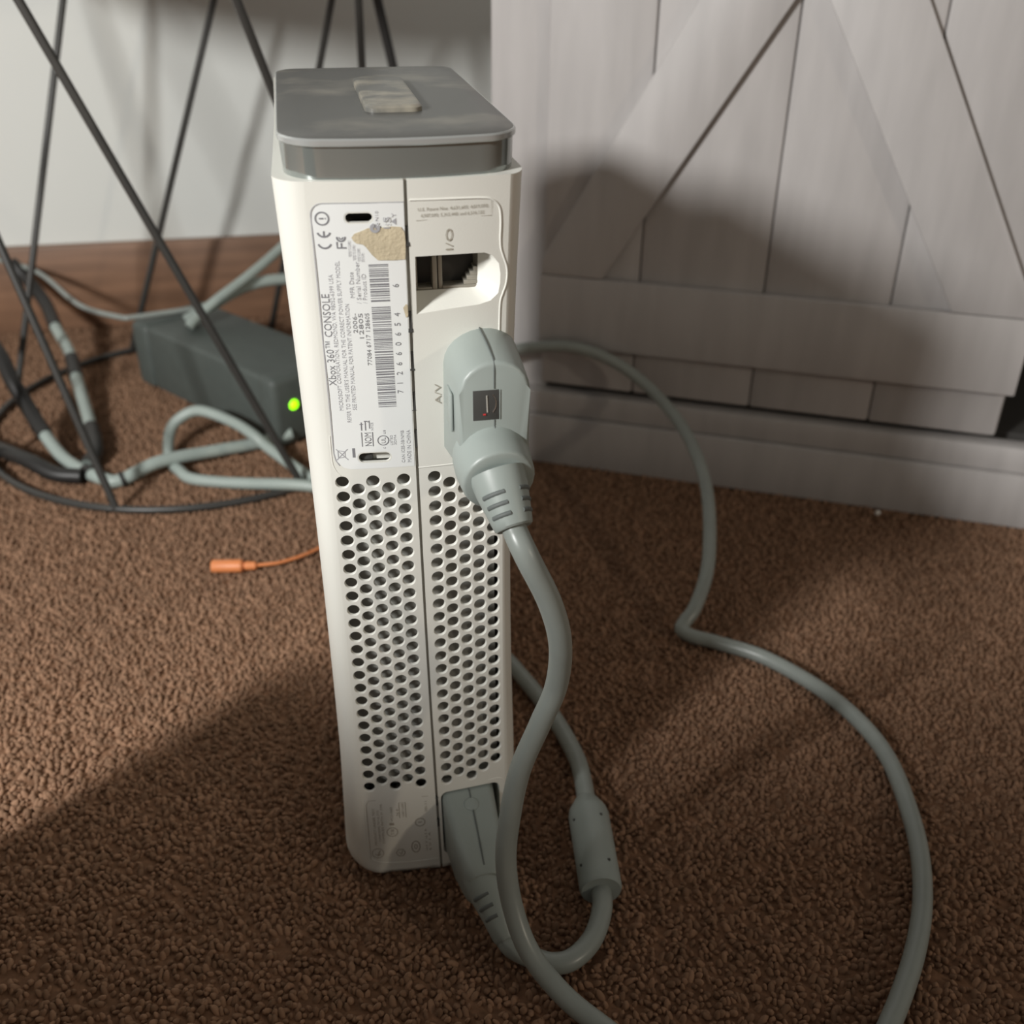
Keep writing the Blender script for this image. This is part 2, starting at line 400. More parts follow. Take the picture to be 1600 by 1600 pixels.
# groove, clips in the seam, shield behind the vents, backs of the slots
V = []; F = []
for i, z in enumerate(ZS):
    for k, dx in enumerate((-1.4, 1.4)): V.append(fp(xseam(z) + dx, z, -1.3))
for i in range(len(ZS) - 1): F.append((2 * i, 2 * i + 1, 2 * i + 3, 2 * i + 2))
link('seam_groove', V, F, MT['seam'], con)
for z, h in ((286.5, 3.2), (257, 3.6), (242.5, 3.4), (227, 3.4), (212, 3.4), (37.5, 2.4), (26, 2.2)):
    x = xseam(z); c = fp(x, z, -0.75); obox('seam_clip', c, XYZ, (0.85, 0.5, h), MT['dark'], con)
def backing(name, x0, x1, z0, z1, off, mt, nx=8, nz=14):
    V = [fp(x0 + (x1 - x0) * i / nx, z0 + (z1 - z0) * j / nz, off) for j in range(nz + 1) for i in range(nx + 1)]
    F = [(j * (nx + 1) + i, j * (nx + 1) + i + 1, (j + 1) * (nx + 1) + i + 1, (j + 1) * (nx + 1) + i) for j in range(nz) for i in range(nx)]
    return link(name, V, F, mt, con, True)
backing('inner_shield', -31, 31, 44, 201, -8.0, MT['mesh'])
backing('lock_slot_floor', -21, -11, 290.5, 295.5, -5.0, MT['dark'], 2, 2)
backing('slot_floor', -21.8, -9.5, 203.4, 208.1, -3.2, MT['white'], 3, 2)
obox('slot_catch', fp(-18.6, 205.4, -2.6), XYZ, (2.2, 0.8, 1.6), MT['dark'], con, 0.3)

# expansion port: sloping walls into a dark socket with two connectors
inner = [(1.6, 264.4), (12, 264.4), (20.5, 264.4), (22.6, 264.6), (23.6, 265.8), (23.8, 268.5), (23.8, 272), (23.8, 276), (23.8, 278.4), (23.2, 279.0), (12, 279.2), (1.6, 279.2)]
V = []; F = []; n = len(io_hole)
for P, off in ((io_hole, -0.05), (inner, -8.0), (inner, -16.0)):
    for x, z in P: V.append(fp(x, z, off))
for k in range(n):
    k2 = (k + 1) % n; F.append((k2, k, n + k, n + k2))
o = link('port_recess', V[:2 * n], F, MT['white'], con, True); o.data.set_sharp_from_angle(angle=math.radians(50))
F = [((k + 1) % n, k, n + k, n + (k + 1) % n) for k in range(n)] + [tuple(range(n, 2 * n))]
sock = link('port_socket', V[n:], F, MT['port'], con)
yb_io = yb(12, 271)
def pbox(name, x0, x1, z0, z1, d0, d1, mt): box(name, (x0, yb_io + d0, z0), (x1, yb_io + d1, z1), mt, con, 0.25)
pbox('socket_back', 1.7, 23.6, 264.6, 279, 14.5, 15.5, MT['dark'])
pbox('socket_divider', 7.6, 9.2, 264.6, 279, 9.0, 14.5, MT['port']); pbox('socket_divider', 9.6, 11.0, 264.6, 279, 9.6, 14.5, MT['port'])
pbox('socket_frame', 1.7, 2.6, 264.6, 279, 9.5, 14.5, MT['port'])
pbox('network_jack_frame', 11.0, 23.6, 264.6, 266.3, 9.2, 14.5, MT['port'])
for i in range(4): pbox('network_jack_step', 18.2 + i * 1.1, 23.6, 266.3 + i * 1.5, 267.8 + i * 1.5, 9.4, 14.5, MT['port'])
pbox('data_jack_frame', 2.6, 7.6, 264.6, 266.0, 9.4, 14.5, MT['port'])

# power inlet recess
V = []; F = []; n = len(pw_hole)
for x, z in pw_hole: V.append(fp(x, z, -0.05))
for x, z in pw_hole: V.append((x + (14 - x) * 0.04, yb(x, z) + 14, z + (25 - z) * 0.04))
F = [((k + 1) % n, k, n + k, n + (k + 1) % n) for k in range(n)] + [tuple(range(n, 2 * n))]
link('power_recess', V, F, MT['white'], con)
# moulded ridge round the port field, ledges
def ridge(name, P, r=0.42, n=6, off=0.0, mt='white'):
    Q = catmull([fp(x, z, off) for x, z in P], n); return tube(name, Q, r, MT[mt], con, ns=8, raw=True)
ridge('panel_ridge', [(-0.2, 298.2), (12, 298.0), (22, 297.7), (25.8, 296.9), (28.2, 294.4), (28.9, 290), (28.9, 284), (29.2, 280.6), (30.2, 277.4), (31.3, 274.2), (31.6, 271), (31.2, 267.6), (30.2, 264.6), (29.4, 261.0), (29.3, 250), (29.2, 225), (29.1, 201)], off=-0.12)
ridge('panel_ridge', [(-0.2, 200.2), (10, 200.3), (20, 200.3), (28.8, 200.6)], 0.3, off=-0.1)
ridge('label_ridge', [(-28.2, 198.5), (-29.6, 200.5), (-30.6, 203.5), (-30.8, 208), (-30.8, 215)], 0.28, off=-0.12, n=4)
ridge('lower_ridge', [(-29.6, 41.8), (-30.6, 39), (-31.0, 30), (-31.1, 16), (-30.2, 10.8), (-27, 8.0), (-20, 7.0), (-8, 6.8), (0, 6.8)], 0.3, off=-0.12)
ridge('power_ridge', [(24, 44.0), (29.2, 43.6), (31.2, 41), (31.4, 34), (31.4, 18)], 0.3, off=-0.1)

# ---- printed label
kensS = rrect(-20.5, -11.5, 291.2, 295.0, 1.7); slotS = rrect(-21.7, -9.6, 203.5, 208.0, 2.1)
lab_o = [(-1.6, 201.2), (-1.9, 250), (-2.1, 297.6), (-26.8, 297.6), (-28.8, 296.8), (-29.9, 295.0), (-30.2, 292.6), (-29.9, 250), (-29.7, 208), (-29.0, 204.4), (-26.8, 201.9), (-24.4, 201.2)]
label = sheet('label_sticker', [p for p in lab_o], [kensS, slotS], [], 0.08, MT['sticker'], con, 5)
label['label'] = 'white printed rating label with barcode'
def strip(name, P, wdt, mt, parent, off=0.16):
    V = []; F = []
    for i, (x, z) in enumerate(P):
        a = P[max(i - 1, 0)]; b = P[min(i + 1, len(P) - 1)]; t = Vector((b[0] - a[0], b[1] - a[1])).normalized(); nn = Vector((-t.y, t.x)) * wdt / 2
        V += [fp(x + nn.x, z + nn.y, off), fp(x - nn.x, z - nn.y, off)]
    for i in range(len(P) - 1): F.append((2 * i, 2 * i + 2, 2 * i + 3, 2 * i + 1))
    return V, F
def marks(name, strips, mt, parent, off=0.16):
    V = []; F = []
    for P, wdt in strips:
        v, f = strip('', P, wdt, None, None, off); b = len(V); V += v; F += [tuple(b + i for i in q) for q in f]
    return link(name, V, F, mt, parent)
def arc(cx, cz, r, a0, a1, n=14, sx=1.0): return [(cx + sx * r * math.cos(math.radians(a0 + (a1 - a0) * i / n)), cz + r * math.sin(math.radians(a0 + (a1 - a0) * i / n))) for i in range(n + 1)]
marks('label_outline', [([(-2.1, 297.7), (-15, 297.8), (-26.8, 297.8)] + arc(-26.8, 294.2, 3.6, 90, 180, 8) + [(-30.4, 292), (-30.1, 250), (-29.9, 208), (-29.4, 205), (-28.2, 202.8)], 0.34)], MT['inkl'], label)
def text(name, s, x, z0, z1=None, h=2.0, mt='ink', parent=None, off=0.17, upright=False):
    """printed lettering on the back; runs upwards from z0 (to z1), cap height h; x = baseline"""
    cu = bpy.data.curves.new('tmp', 'FONT'); cu.body = s; cu.resolution_u = 2
    ob = bpy.data.objects.new('tmp', cu); COL.objects.link(ob)
    dg = bpy.context.evaluated_depsgraph_get(); me = ob.evaluated_get(dg).to_mesh()
    P = [(v.co.x, v.co.y) for v in me.vertices]; Fc = [tuple(p.vertices) for p in me.polygons]
    ob.evaluated_get(dg).to_mesh_clear(); bpy.data.objects.remove(ob); bpy.data.curves.remove(cu)
    u0 = min(p[0] for p in P); u1 = max(p[0] for p in P); k = h / 0.70
    ku = (z1 - z0) / (u1 - u0) if z1 is not None else k
    if upright: V = [fp(z0 + (p[0] - u0) * ku, x + p[1] * k, off) for p in P]
    else: V = [fp(x - p[1] * k, z0 + (p[0] - u0) * ku, off) for p in P]
    return link(name, V, Fc, MT[mt], parent or label)
text('lettering', 'Xbox 360™ CONSOLE', -26.9, 234.8, 268.2, 2.5, 'ink')
text('lettering', 'MICROSOFT CORPORATION, REDMOND, WA 98052-6399 USA', -25.3, 225.2, 274.8, 1.35, 'inkl')
text('lettering', "REFER TO THE USER'S MANUAL FOR THE CORRECT POWER SUPPLY MODEL", -22.9, 220.4, 279.3, 1.35, 'inkl')
text('lettering', 'SEE PRINTED MANUAL FOR PATENT INFORMATION', -20.8, 225.2, 264.6, 1.35, 'inkl')
text('lettering', 'MFR Date', -18.8, 266.7, 275.5, 1.4, 'inkl')
text('lettering', '2006-', -18.6, 254.2, 261.2, 1.4, 'ink')
text('lettering', '/ Serial Number', -16.8, 264.6, 279.0, 1.4, 'inkl')
text('lettering', '12805', -16.7, 252.2, 261.2, 1.4, 'ink')
text('lettering', '/ Product ID', -14.9, 264.6, 274.8, 1.4, 'inkl')
text('lettering', '77084 6717 128605', -14.6, 242.2, 261.2, 1.4, 'ink')
for ch, z in zip('712660654', (231.0, 234.7, 238.0, 241.6, 245.4, 249.0, 252.6, 256.2, 259.6)): text('lettering', ch, -4.5, z, None, 2.0, 'ink')
text('lettering', '6', -4.6, 269.8, None, 2.0, 'ink')
# barcode
rnd = random.Random(3); st = []; z = 225.9
while z < 278.0:
    wd = rnd.choice((0.28, 0.28, 0.42, 0.62)); gp = rnd.choice((0.2, 0.26, 0.3, 0.3, 0.5))
    xa, xb = -13.2 - (z - 226) * 0.012, -7.1 - (z - 226) * 0.012
    if not (263.2 < z < 264.4 or 272.6 < z < 273.4): st.append(([(xa, z + wd / 2), (xb, z + wd / 2)], wd))
    z += wd + gp
marks('barcode', st, MT['ink'], label)
# CE, warning ring, FC
marks('conformity_mark', [(arc(-26.9, 285.6, 2.05, 200, 340, 10), 0.6), (arc(-26.9, 289.3, 2.05, 200, 340, 10), 0.6), ([(-26.9, 287.3), (-26.9, 289.1)], 0.55),
      (arc(-27.1, 293.1, 2.0, 0, 360, 24), 0.5), ([(-28.0, 293.1), (-26.6, 293.1)], 0.5), ([(-26.2, 293.1), (-25.9, 293.1)], 0.5),
      (arc(-21.8, 287.0, 1.25, 170, 370, 12), 0.55), (arc(-21.8, 287.0, 0.55, 170, 370, 8), 0.4), ([(-20.3, 283.6), (-23.1, 283.6), (-23.1, 285.6)], 0.55), ([(-21.8, 283.6), (-21.8, 285.2)], 0.5)], MT['ink'], label)
marks('tick_mark', [(arc(-11.2, 289.9, 1.1, 100, 400, 16), 1.0), ([(-11.8, 290.6), (-11.1, 289.8), (-10.2, 291.6)], 0.4)], MT['inkl'], label, 0.45)
text('lettering', 'N10', -10.0, 292.0, 295.2, 1.0, 'inkl')
text('lettering', 'I:S', -6.6, 289.6, 293.4, 2.0, 'inkl', None, 0.45); text('lettering', '▲Y', -4.6, 290.6, 294.4, 1.4, 'inkl')
for i, (x, a, b) in enumerate(((-18.9, 280.6, 286.0), (-17.6, 279.4, 284.6), (-16.2, 279.0, 283.4), (-15.0, 278.8, 281.8))): text('lettering', 'TESTED TO COMPLY', x, a, b, 0.9, 'inkl')
# lower marks
marks('recycling_mark', [([(-29.0, 205.2), (-25.0, 209.6)], 0.3), ([(-29.0, 209.6), (-25.0, 205.2)], 0.3), ([(-28.2, 206.0), (-26.0, 206.4), (-26.0, 208.6), (-28.2, 209.0)], 0.3), ([(-28.4, 205.8), (-28.4, 209.2)], 0.3)], MT['inkl'], label)
marks('bar_mark', [([(-22.9, 206.1), (-22.9, 209.9)], 0.95)], MT['ink'], label)
text('lettering', 'NOM', -16.4, 210.6, 216.0, 2.4, 'ink')
marks('certification_frame', [([(-19.7, 210.4), (-19.7, 216.2)], 0.3), ([(-15.9, 210.4), (-15.9, 216.2)], 0.3), ([(-19.6, 216.9), (-19.6, 220.2)], 0.35), ([(-20.2, 219.4), (-19.0, 219.4)], 0.35), ([(-18.2, 216.9), (-18.2, 220.4)], 0.35), ([(-17.4, 220.6), (-18.6, 220.6)], 0.35), ([(-16.8, 217.6), (-16.8, 220.8), (-17.4, 220.2)], 0.3)], MT['ink'], label)
text('lettering', 'NYCE', -15.5, 216.9, 220.0, 0.9, 'inkl')
marks('listing_mark', [(arc(-12.3, 212.6, 1.9, 0, 360, 24), 0.32)], MT['ink'], label); text('lettering', 'UL', -11.5, 211.5, 213.8, 1.5, 'ink')
text('lettering', 'c', -11.6, 209.2, None, 1.2, 'inkl'); text('lettering', 'us', -11.4, 215.2, 216.8, 1.2, 'inkl')
text('lettering', 'LISTED', -9.0, 210.6, 214.6, 0.9, 'inkl'); text('lettering', '3DM4', -7.7, 210.6, 214.6, 0.9, 'inkl')
text('lettering', 'CAN ICES-3B/NMB', -5.0, 203.0, 216.2, 1.15, 'inkl'); text('lettering', 'MADE IN CHINA', -2.7, 203.0, 216.2, 1.4, 'inkl')
# glue residue
def patch(name, P, off, h):
    vs, T = cdt(P, [], [], 2.0); V = [fp(v.x, v.y, off) for v in vs]; F = list(T)
    return link(name, V, F, MT['glue'], con, True)
patch('glue_residue', [(-18.6, 286.9), (-17.6, 288.2), (-15.4, 289.0), (-13.4, 289.9), (-10, 289.9), (-6, 290.2), (-3.2, 289.9), (-2.2, 288.2), (-1.9, 285.0), (-2.0, 281.5), (-2.2, 279.2), (-6, 279.1), (-10.8, 279.3), (-12.6, 281.2), (-14.2, 283.6), (-15.2, 284.6), (-17.2, 285.0), (-18.0, 285.8)], 0.30, 0.3)['label'] = 'torn tan patch of glue residue'
patch('glue_residue', [(-3.4, 262.6), (-2.4, 263.9), (-1.9, 263.2), (-1.9, 259.6), (-2.6, 259.0), (-3.0, 261.0)], 0.30, 0.3)
# moulded letters and the printed patent lines on the right half
text('moulded_lettering', 'I/O', 13.0, 281.4, 288.6, 2.2, 'inkm', con, 0.22)
text('moulded_lettering', 'A/V', 8.6, 225.6, 233.6, 2.2, 'inkm', con, 0.22)
text('patent_lettering', 'U.S. Patent Nos. 4,631,603; 4,819,098;', 294.6, 2.2, 24.6, 1.1, 'inkm', con, 0.15, True)
text('patent_lettering', '4,907,093; 5,315,448; and 6,516,132', 292.6, 3.0, 23.2, 1.1, 'inkm', con, 0.15, True)
marks('patent_frame', [([(25.6, 297.0), (25.6, 291.9), (1.6, 291.6)], 0.18)], MT['inkm'], con)
# lower regulatory field
low = marks('regulatory_marks', [([(-29.9, 39.2), (-29.9, 9.6)], 0.22), ([(-29.9, 39.2), (-28.6, 41.2), (-3.0, 41.4)], 0.2), (arc(-19.6, 23.9, 2.35, 0, 360, 20), 0.34), ([(-20.6, 28.2), (-18.6, 28.2)], 1.3),
      ([(-15.9, 31.2), (-15.9, 39.4), (-13.1, 39.4), (-13.1, 31.2)], 0.25), (arc(-7.2, 27.9, 2.1, 0, 360, 20), 0.4), ([(-8.0, 27.9), (-6.4, 27.9)], 0.5),
      (arc(-9.8, 14.9, 3.0, 0, 360, 20, 0.6), 0.45), (arc(-9.8, 14.9, 1.2, 0, 360, 12, 0.5), 0.35), (arc(-26.6, 12.8, 2.5, 0, 360, 20), 0.3), ([(-27.8, 12.4), (-26.8, 11.4), (-25.6, 14.2)], 0.5), ([(-26.8, 11.4), (-25.4, 12.4)], 0.5), (arc(-16.6, 12.4, 2.0, 0, 360, 6), 0.4), ([(-17.4, 12.6), (-16.4, 11.4), (-15.8, 13.4)], 0.4)], MT['inkm'], con)
text('lettering', 'PRODUCT UNDER TEST', -26.6, 17.2, 37.0, 1.0, 'inkm', low); text('lettering', 'CONFORMS TO UL STD', -24.8, 19.0, 36.0, 0.9, 'inkm', low)
text('lettering', 'COMPLIES WITH 21 CFR', -23.2, 18.0, 39.4, 0.9, 'inkm', low); text('lettering', 'VCCI 0682', -18.9, 29.4, 37.4, 1.0, 'inkm', low)
text('lettering', 'N 4', -16.3, 32.6, 36.0, 1.1, 'inkm', low); text('lettering', 'CLASS 1 LASER', -13.9, 31.6, 39.0, 0.9, 'inkm', low); text('lettering', 'T/B', -18.8, 22.3, 25.4, 1.4, 'inkm', low)
text('lettering', '00-11', -3.8, 33.4, 38.8, 1.0, 'inkm', low); text('lettering', '13.5 V 16.5 A', -4.6, 12.0, 24.0, 0.9, 'inkm', low); text('lettering', '5 V 1 A', -3.0, 12.0, 22.0, 0.9, 'inkm', low)

# ---- hard drive on top
def plan(wd, yback, r, sag, yfront, rf, n=10):
    """closed plan outline, rear edge bulging towards the camera"""
    P = []
    for k in range(n + 1):
        x = -(wd - r) + 2 * (wd - r) * k / n; P.append((x, yback + sag * (x / wd) ** 2))
    ye = yback + sag * ((wd - r) / wd) ** 2
    for k in range(1, 8): a = math.radians(-90 + 90 * k / 7); P.append((wd - r + r * math.cos(a), ye + r * 1.25 + r * 1.25 * math.sin(a)))
    for k in range(0, 8): a = math.radians(90 * k / 7); P.append((wd - rf + rf * math.cos(a), yfront - rf + rf * math.sin(a)))
    for k in range(0, 8): a = math.radians(90 + 90 * k / 7); P.append((-(wd - rf) + rf * math.cos(a), yfront - rf + rf * math.sin(a)))
    for k in range(0, 7): a = math.radians(180 + 90 * k / 7); P.append((-(wd - r) + r * math.cos(a), ye + r * 1.25 + r * 1.25 * math.sin(a)))
    return [(x - 1.3, y) for x, y in P]
def stack(name, rings, mt, parent, smooth=True, ang=30):
    V = []; F = []; n = len(rings[0][0])
    for P, z in rings: V += [(x, y, z if not callable(z) else z(x, y)) for x, y in P]
    for i in range(len(rings) - 1):
        for k in range(n): k2 = (k + 1) % n; F.append((i * n + k, i * n + k2, (i + 1) * n + k2, (i + 1) * n + k))
    F.append(tuple(range(n))[::-1]); F.append(tuple((len(rings) - 1) * n + k for k in range(n)))
    o = link(name, V, F, mt, parent, True); o.data.set_sharp_from_angle(angle=math.radians(ang)); return o
yr = -11.6
drive = stack('hard_drive', [(plan(36.2, yr + 1.0, 13, 5, 146, 8), 302.0), (plan(36.6, yr + 0.8, 13, 5, 146, 8), 314.4)], MT['chrome'], con)
drive['label'] = 'dark smoked chrome hard drive unit seated in the top of the console'
stack('silver_lip', [(plan(36.8, yr - 0.2, 13, 5, 146, 8), 314.2), (plan(37.2, yr - 0.5, 13, 5, 146.5, 8), 314.6), (plan(37.2, yr - 0.5, 13, 5, 146.5, 8), 316.0), (plan(36.9, yr - 0.1, 13, 5, 146.2, 8), 316.5)], MT['hddlip'], drive)
stack('drive_top', [(plan(36.8, yr + 0.0, 13, 5, 146, 8), 316.45), (plan(36.0, yr + 0.8, 12.6, 5, 145.4, 8), 316.8), (plan(30, yr + 8, 10, 5, 136, 14), 317.3)], MT['hddtop'], drive)
btn = [(x, y) for x, y in rrect(-9.4, 9.6, 28, 98, 4)]
def shrink(P, d): cx = sum(p[0] for p in P) / len(P); cy = sum(p[1] for p in P) / len(P); return [(x - math.copysign(min(d, abs(x - cx)), x - cx), y - math.copysign(d, y - cy)) for x, y in P]
stack('button_well', [(shrink(btn, -1.6), 317.32), (shrink(btn, -1.6), 317.45)], MT['dark'], drive)
stack('release_button', [(btn, 317.3), (btn, 318.6), (shrink(btn, 0.5), 319.2), (shrink(btn, 1.4), 319.5)], MT['button'], drive)

# ------------------------------------------------------------------ audio video cable
CR = 4.25
av = thing('video_cable', 'thick grey cable from the upper console plug, looping over the carpet at right', 'cable', (23, -15, 5))
def prism_xz(name, P0, P1, y0, y1, mt, parent, bev=1.4):
    """P0 outline at depth y0 (back), P1 at y1 (front)"""
    bm = bmesh.new(); a = [bm.verts.new((x, y0, z)) for x, z in P0]; b = [bm.verts.new((x, y1, z)) for x, z in P1]; n = len(a)
    bm.faces.new(a); fb = bm.faces.new(b[::-1])
    for k in range(n): bm.faces.new((a[k], a[(k + 1) % n], b[(k + 1) % n], b[k]))
    if bev: bmesh.ops.bevel(bm, geom=list(fb.edges), offset=bev, segments=3, affect='EDGES', profile=0.5)
    return from_bm(name, bm, mt, parent, True, 35)
def plug_outline(x0, x1, ztop, r, taper, zb):
    P = []
    for k in range(13): a = math.radians(180 * k / 12); cx = (x0 + x1) / 2; rx = (x1 - x0) / 2; P.append((cx + rx * math.cos(a), ztop - r + r * math.sin(a)))
    P += [(x0, zb + 14), (x0 + taper, zb), (x1 - taper, zb), (x1, zb + 14)]
    return P
body = prism_xz('plug_body', plug_outline(9.4, 36.0, 253.2, 11.5, 8, 194), plug_outline(11.5, 35.2, 249.8, 10.5, 5, 203), -1.2, -27, MT['teal'], av)
UP = Vector((0, 0, 1)); DB = Vector((0.06, -0.97, -0.22)).normalized()
c1 = Vector((23.2, -35.5, 210.6)); cb = Vector((22.9, -20, 214))
loft('plug_boot', [(cb, DB, 13.4, 14.6, UP), (c1 - DB * 8.5, DB, 13.2, 13.6, UP), (c1 - DB * 1.4, DB, 12.6, 12.6, UP), (c1 - DB * 0.4, DB, 12.2, 12.2, UP), (c1, DB, 11.6, 11.6, UP), (c1 + DB * 0.1, DB, 8.0, 8.0, UP)], MT['teal'], av)
DV = Vector((0.18, -0.66, -0.73)).normalized()
sr = loft('strain_relief', [(c1 - DV * 3, DV, 9.6, 9.8, UP), (c1 + DV * 3, DV, 9.0, 9.2, UP), (c1 + DV * 14, DV, 7.0, 6.9, UP), (c1 + DV * 16, DV, 6.6, 6.5, UP), (c1 + DV * 16.6, DV, 6.0, 5.8, UP)], MT['teal'], av)
vv = (UP - DV * UP.dot(DV)).normalized(); uu = vv.cross(DV)
def slots(c, d, u, v, dist, rad, a0, a1, wd, mt, parent, name='relief_slot'):
    for dd, rr in zip(dist, rad):
        for A0, A1 in ((a0, a1), (180 - a1, 180 - a0)):
            P = []
            for k in range(7):
                a = math.radians(A0 + (A1 - A0) * k / 6); P.append(c + d * dd + (u * math.cos(a) + v * math.sin(a)) * (rr - 0.55))
            tube(name, P, wd, mt, parent, ns=8, raw=True)
slots(c1, DV, uu, vv, (5.0, 8.6, 12.2), (8.75, 8.05, 7.4), 15, 72, 0.95, MT['tealslot'], sr)
# seam line, optical window with its shutter
def onfront(x, z, y=-27.05): return Vector((x, y, z))
tube('body_seam', [(22.2, -4, 253.1), (22.8, -15, 251.7), (23.1, -25.6, 250.1)], 0.28, MT['tealslot'], body, n=4, ns=6)
tube('body_seam', [(23.1, -25.6, 250.0), (23.1, -26.9, 248.4), (23.1, -27.0, 244), (23.1, -27.0, 240.6)], 0.28, MT['tealslot'], body, n=4, ns=6)
tube('body_seam', [(23.2, -27.0, 229.4), (23.2, -27.0, 228), (23.2, -27.6, 226.4), (23.6, -34.0, 223.2)], 0.28, MT['tealslot'], body, n=4, ns=6)
win = box('optical_window', (16.0, -27.15, 229.5), (24.8, -25, 240.2), MT['dark'], body, 0.15)
for lo, hi in (((24.8, -27.3, 229.5), (25.15, -25, 240.2)),): box('window_edge', lo, hi, MT['teal'], win, 0.1)
tube('shutter_arc', [(22.6, -27.2, 238.6), (23.6, -27.2, 236.4), (23.5, -27.2, 234.0), (22.6, -27.2, 232.2)], 0.2, MT['steel'], win, ns=6)
tube('shutter_rib', [(20.6, -27.2, 238.4), (20.7, -27.2, 235), (20.8, -27.2, 232.4)], 0.28, MT['seam'], win, ns=6)
tube('red_light', [(19.3, -27.2, 231.6), (20.2, -27.2, 231.6)], 0.35, MT['red'], win, ns=6)
box('side_latch', (9.6, -19, 222), (10.6, -10, 236), MT['teal'], body, 0.5)
P = [c1 + DV * 13, c1 + DV * 18, (29.6, -52.5, 190), (37.6, -53, 171), (42.2, -51, 151.5), (42.6, -46, 128.5), (36.9, -46, 111), (28.9, -48, 90.5), (24.2, -52, 69.7), (21.8, -57, 52), (22.9, -65, 35.3), (27.3, -76, 21.3), (36.4, -88, 11.6), (48.4, -101, 6.6), (70, -124, 5.4), (105, -142, 5.2), (138, -139, 5.2), (160, -123, 5.2), (188, -94, 5.2), (208, -65, 5.2), (223, -30, 5.2), (233, 16, 5.2), (226, 58, 5.2), (205, 96, 5.2), (182, 116, 5.2), (170, 124, 5.4), (165, 130, 6.5), (168, 134, 9), (177, 141, 15), (192, 164, 27), (207, 206, 41), (214, 242, 52), (212, 280, 66), (198, 317, 81), (175, 337, 95), (148, 350, 102), (116, 367, 96), (96, 378, 86), (78, 400, 70), (66, 460, 40), (62, 560, 10), (40, 640, 6)]
P = [Vector(p) for p in P]
tube('cord', P, CR, MT['cord'], av, n=8, ns=16)

# ------------------------------------------------------------------ power cable
pw = thing('power_cable', 'grey power cable with a round choke, plugged into the foot of the console', 'cable', (16, -25, 5))
def plug_block():
    secs = [(10, (3.6, 26.4), (10, 40.5)), (-5, (3.2, 26.2), (10, 41)), (-8, (3.2, 26.0), (9.8, 41)), (-28, (5.0, 25.6), (9.0, 36.5)), (-40, (7.4, 25.0), (8.6, 31.5)), (-43, (9.0, 24.0), (9.6, 29.5))]
    V = []; F = []; n = 0
    for y, (x0, x1), (z0, z1) in secs:
        R = rrect(x0, x1, z0, z1, 3.2 if y > -35 else 6.0, 3); n = len(R)
        V += [(x, y, z) for x, z in R]
    for i in range(len(secs) - 1):
        for k in range(n): k2 = (k + 1) % n; F.append((i * n + k, i * n + k2, (i + 1) * n + k2, (i + 1) * n + k))
    F.append(tuple(range(n))); F.append(tuple((len(secs) - 1) * n + k for k in range(n))[::-1])
    bm = bmesh.new(); vs = [bm.verts.new(v) for v in V]
    for f in F: bm.faces.new([vs[i] for i in f])
    return from_bm('plug_body', bm, MT['teal'], pw, True, 30)
pb = plug_block()
tube('body_seam', [(15.2, -6, 41.05), (15.2, -9, 40.9), (15.6, -28, 36.6), (16.0, -40, 31.6)], 0.3, MT['tealslot'], pb, n=4, ns=6)
loft('grip_dimple', [((15.2, -13.5, 38.5), (0, -0.2, 1), 3.2, 3.2, (0, 1, 0)), ((15.2, -13.6, 40.0), (0, -0.2, 1), 3.2, 3.2, (0, 1, 0)), ((15.2, -13.6, 40.5), (0, -0.2, 1), 2.5, 2.5, (0, 1, 0))], MT['teal'], pb)
q0 = Vector((16.2, -41, 19.5)); q1 = Vector((21.5, -59, 9.5)); DP = (q1 - q0).normalized()
pr = loft('strain_relief', [(q0 - DP * 5, DP, 8.6, 9.4, UP), (q0 + DP * 1, DP, 8.2, 9.0, UP), (q0 + DP * 12, DP, 6.6, 6.8, UP), (q0 + DP * 22, DP, 5.6, 5.4, UP), (q0 + DP * 23, DP, 4.9, 4.8, UP)], MT['teal'], pw)
pv = (UP - DP * UP.dot(DP)).normalized(); pu = pv.cross(DP)
slots(q0, DP, pu, pv, (4.0, 8.6, 13.2), (8.1, 7.4, 6.6), 20, 75, 1.0, MT['tealslot'], pr)
PC = [q0 + DP * 18, q1 + DP * 4, (30, -68, 5.8), (38, -72.5, 5.4), (47, -72, 5.4), (57, -65, 6.0), (64, -54, 7.6), (66.5, -44, 9.0), (69, -20, 9.6), (73, 4, 9.4), (76, 24, 7.5), (77, 41, 5.6), (74, 66, 5), (69, 88, 5), (60, 118, 5), (46, 160, 5), (46, 220, 5), (44, 300, 5), (30, 365, 9), (12, 400, 12.5), (-4, 425, 14)]
tube('cord', PC, 4.4, MT['cord'], pw, n=8, ns=16)
f0 = Vector((66.3, -45, 9.4)); f1 = Vector((73.2, 6, 9.6)); DF = (f1 - f0).normalized(); Lf = (f1 - f0).length
fc = loft('ferrite_choke', [(f0 + DF * 0.2, DF, 6.2, 6.2, UP), (f0, DF, 8.6, 8.2, UP), (f0 + DF * 1.5, DF, 9.3, 8.9, UP), (f0 + DF * (Lf - 9), DF, 9.5, 9.1, UP), (f0 + DF * (Lf - 6), DF, 8.9, 8.5, UP), (f0 + DF * Lf, DF, 5.8, 5.8, UP)], MT['teal'], pw)
fv = (UP - DF * UP.dot(DF)).normalized(); fu = fv.cross(DF)
for dd in (10, 36):
    for a in (35, 118):
        p = f0 + DF * dd + (fu * math.cos(math.radians(a)) * 9.45 + fv * math.sin(math.radians(a)) * 9.05)
        bm = bmesh.new(); bmesh.ops.create_icosphere(bm, subdivisions=1, radius=0.75)
        for v in bm.verts: v.co += p
        from_bm('mould_dimple', bm, MT['dark'], fc)

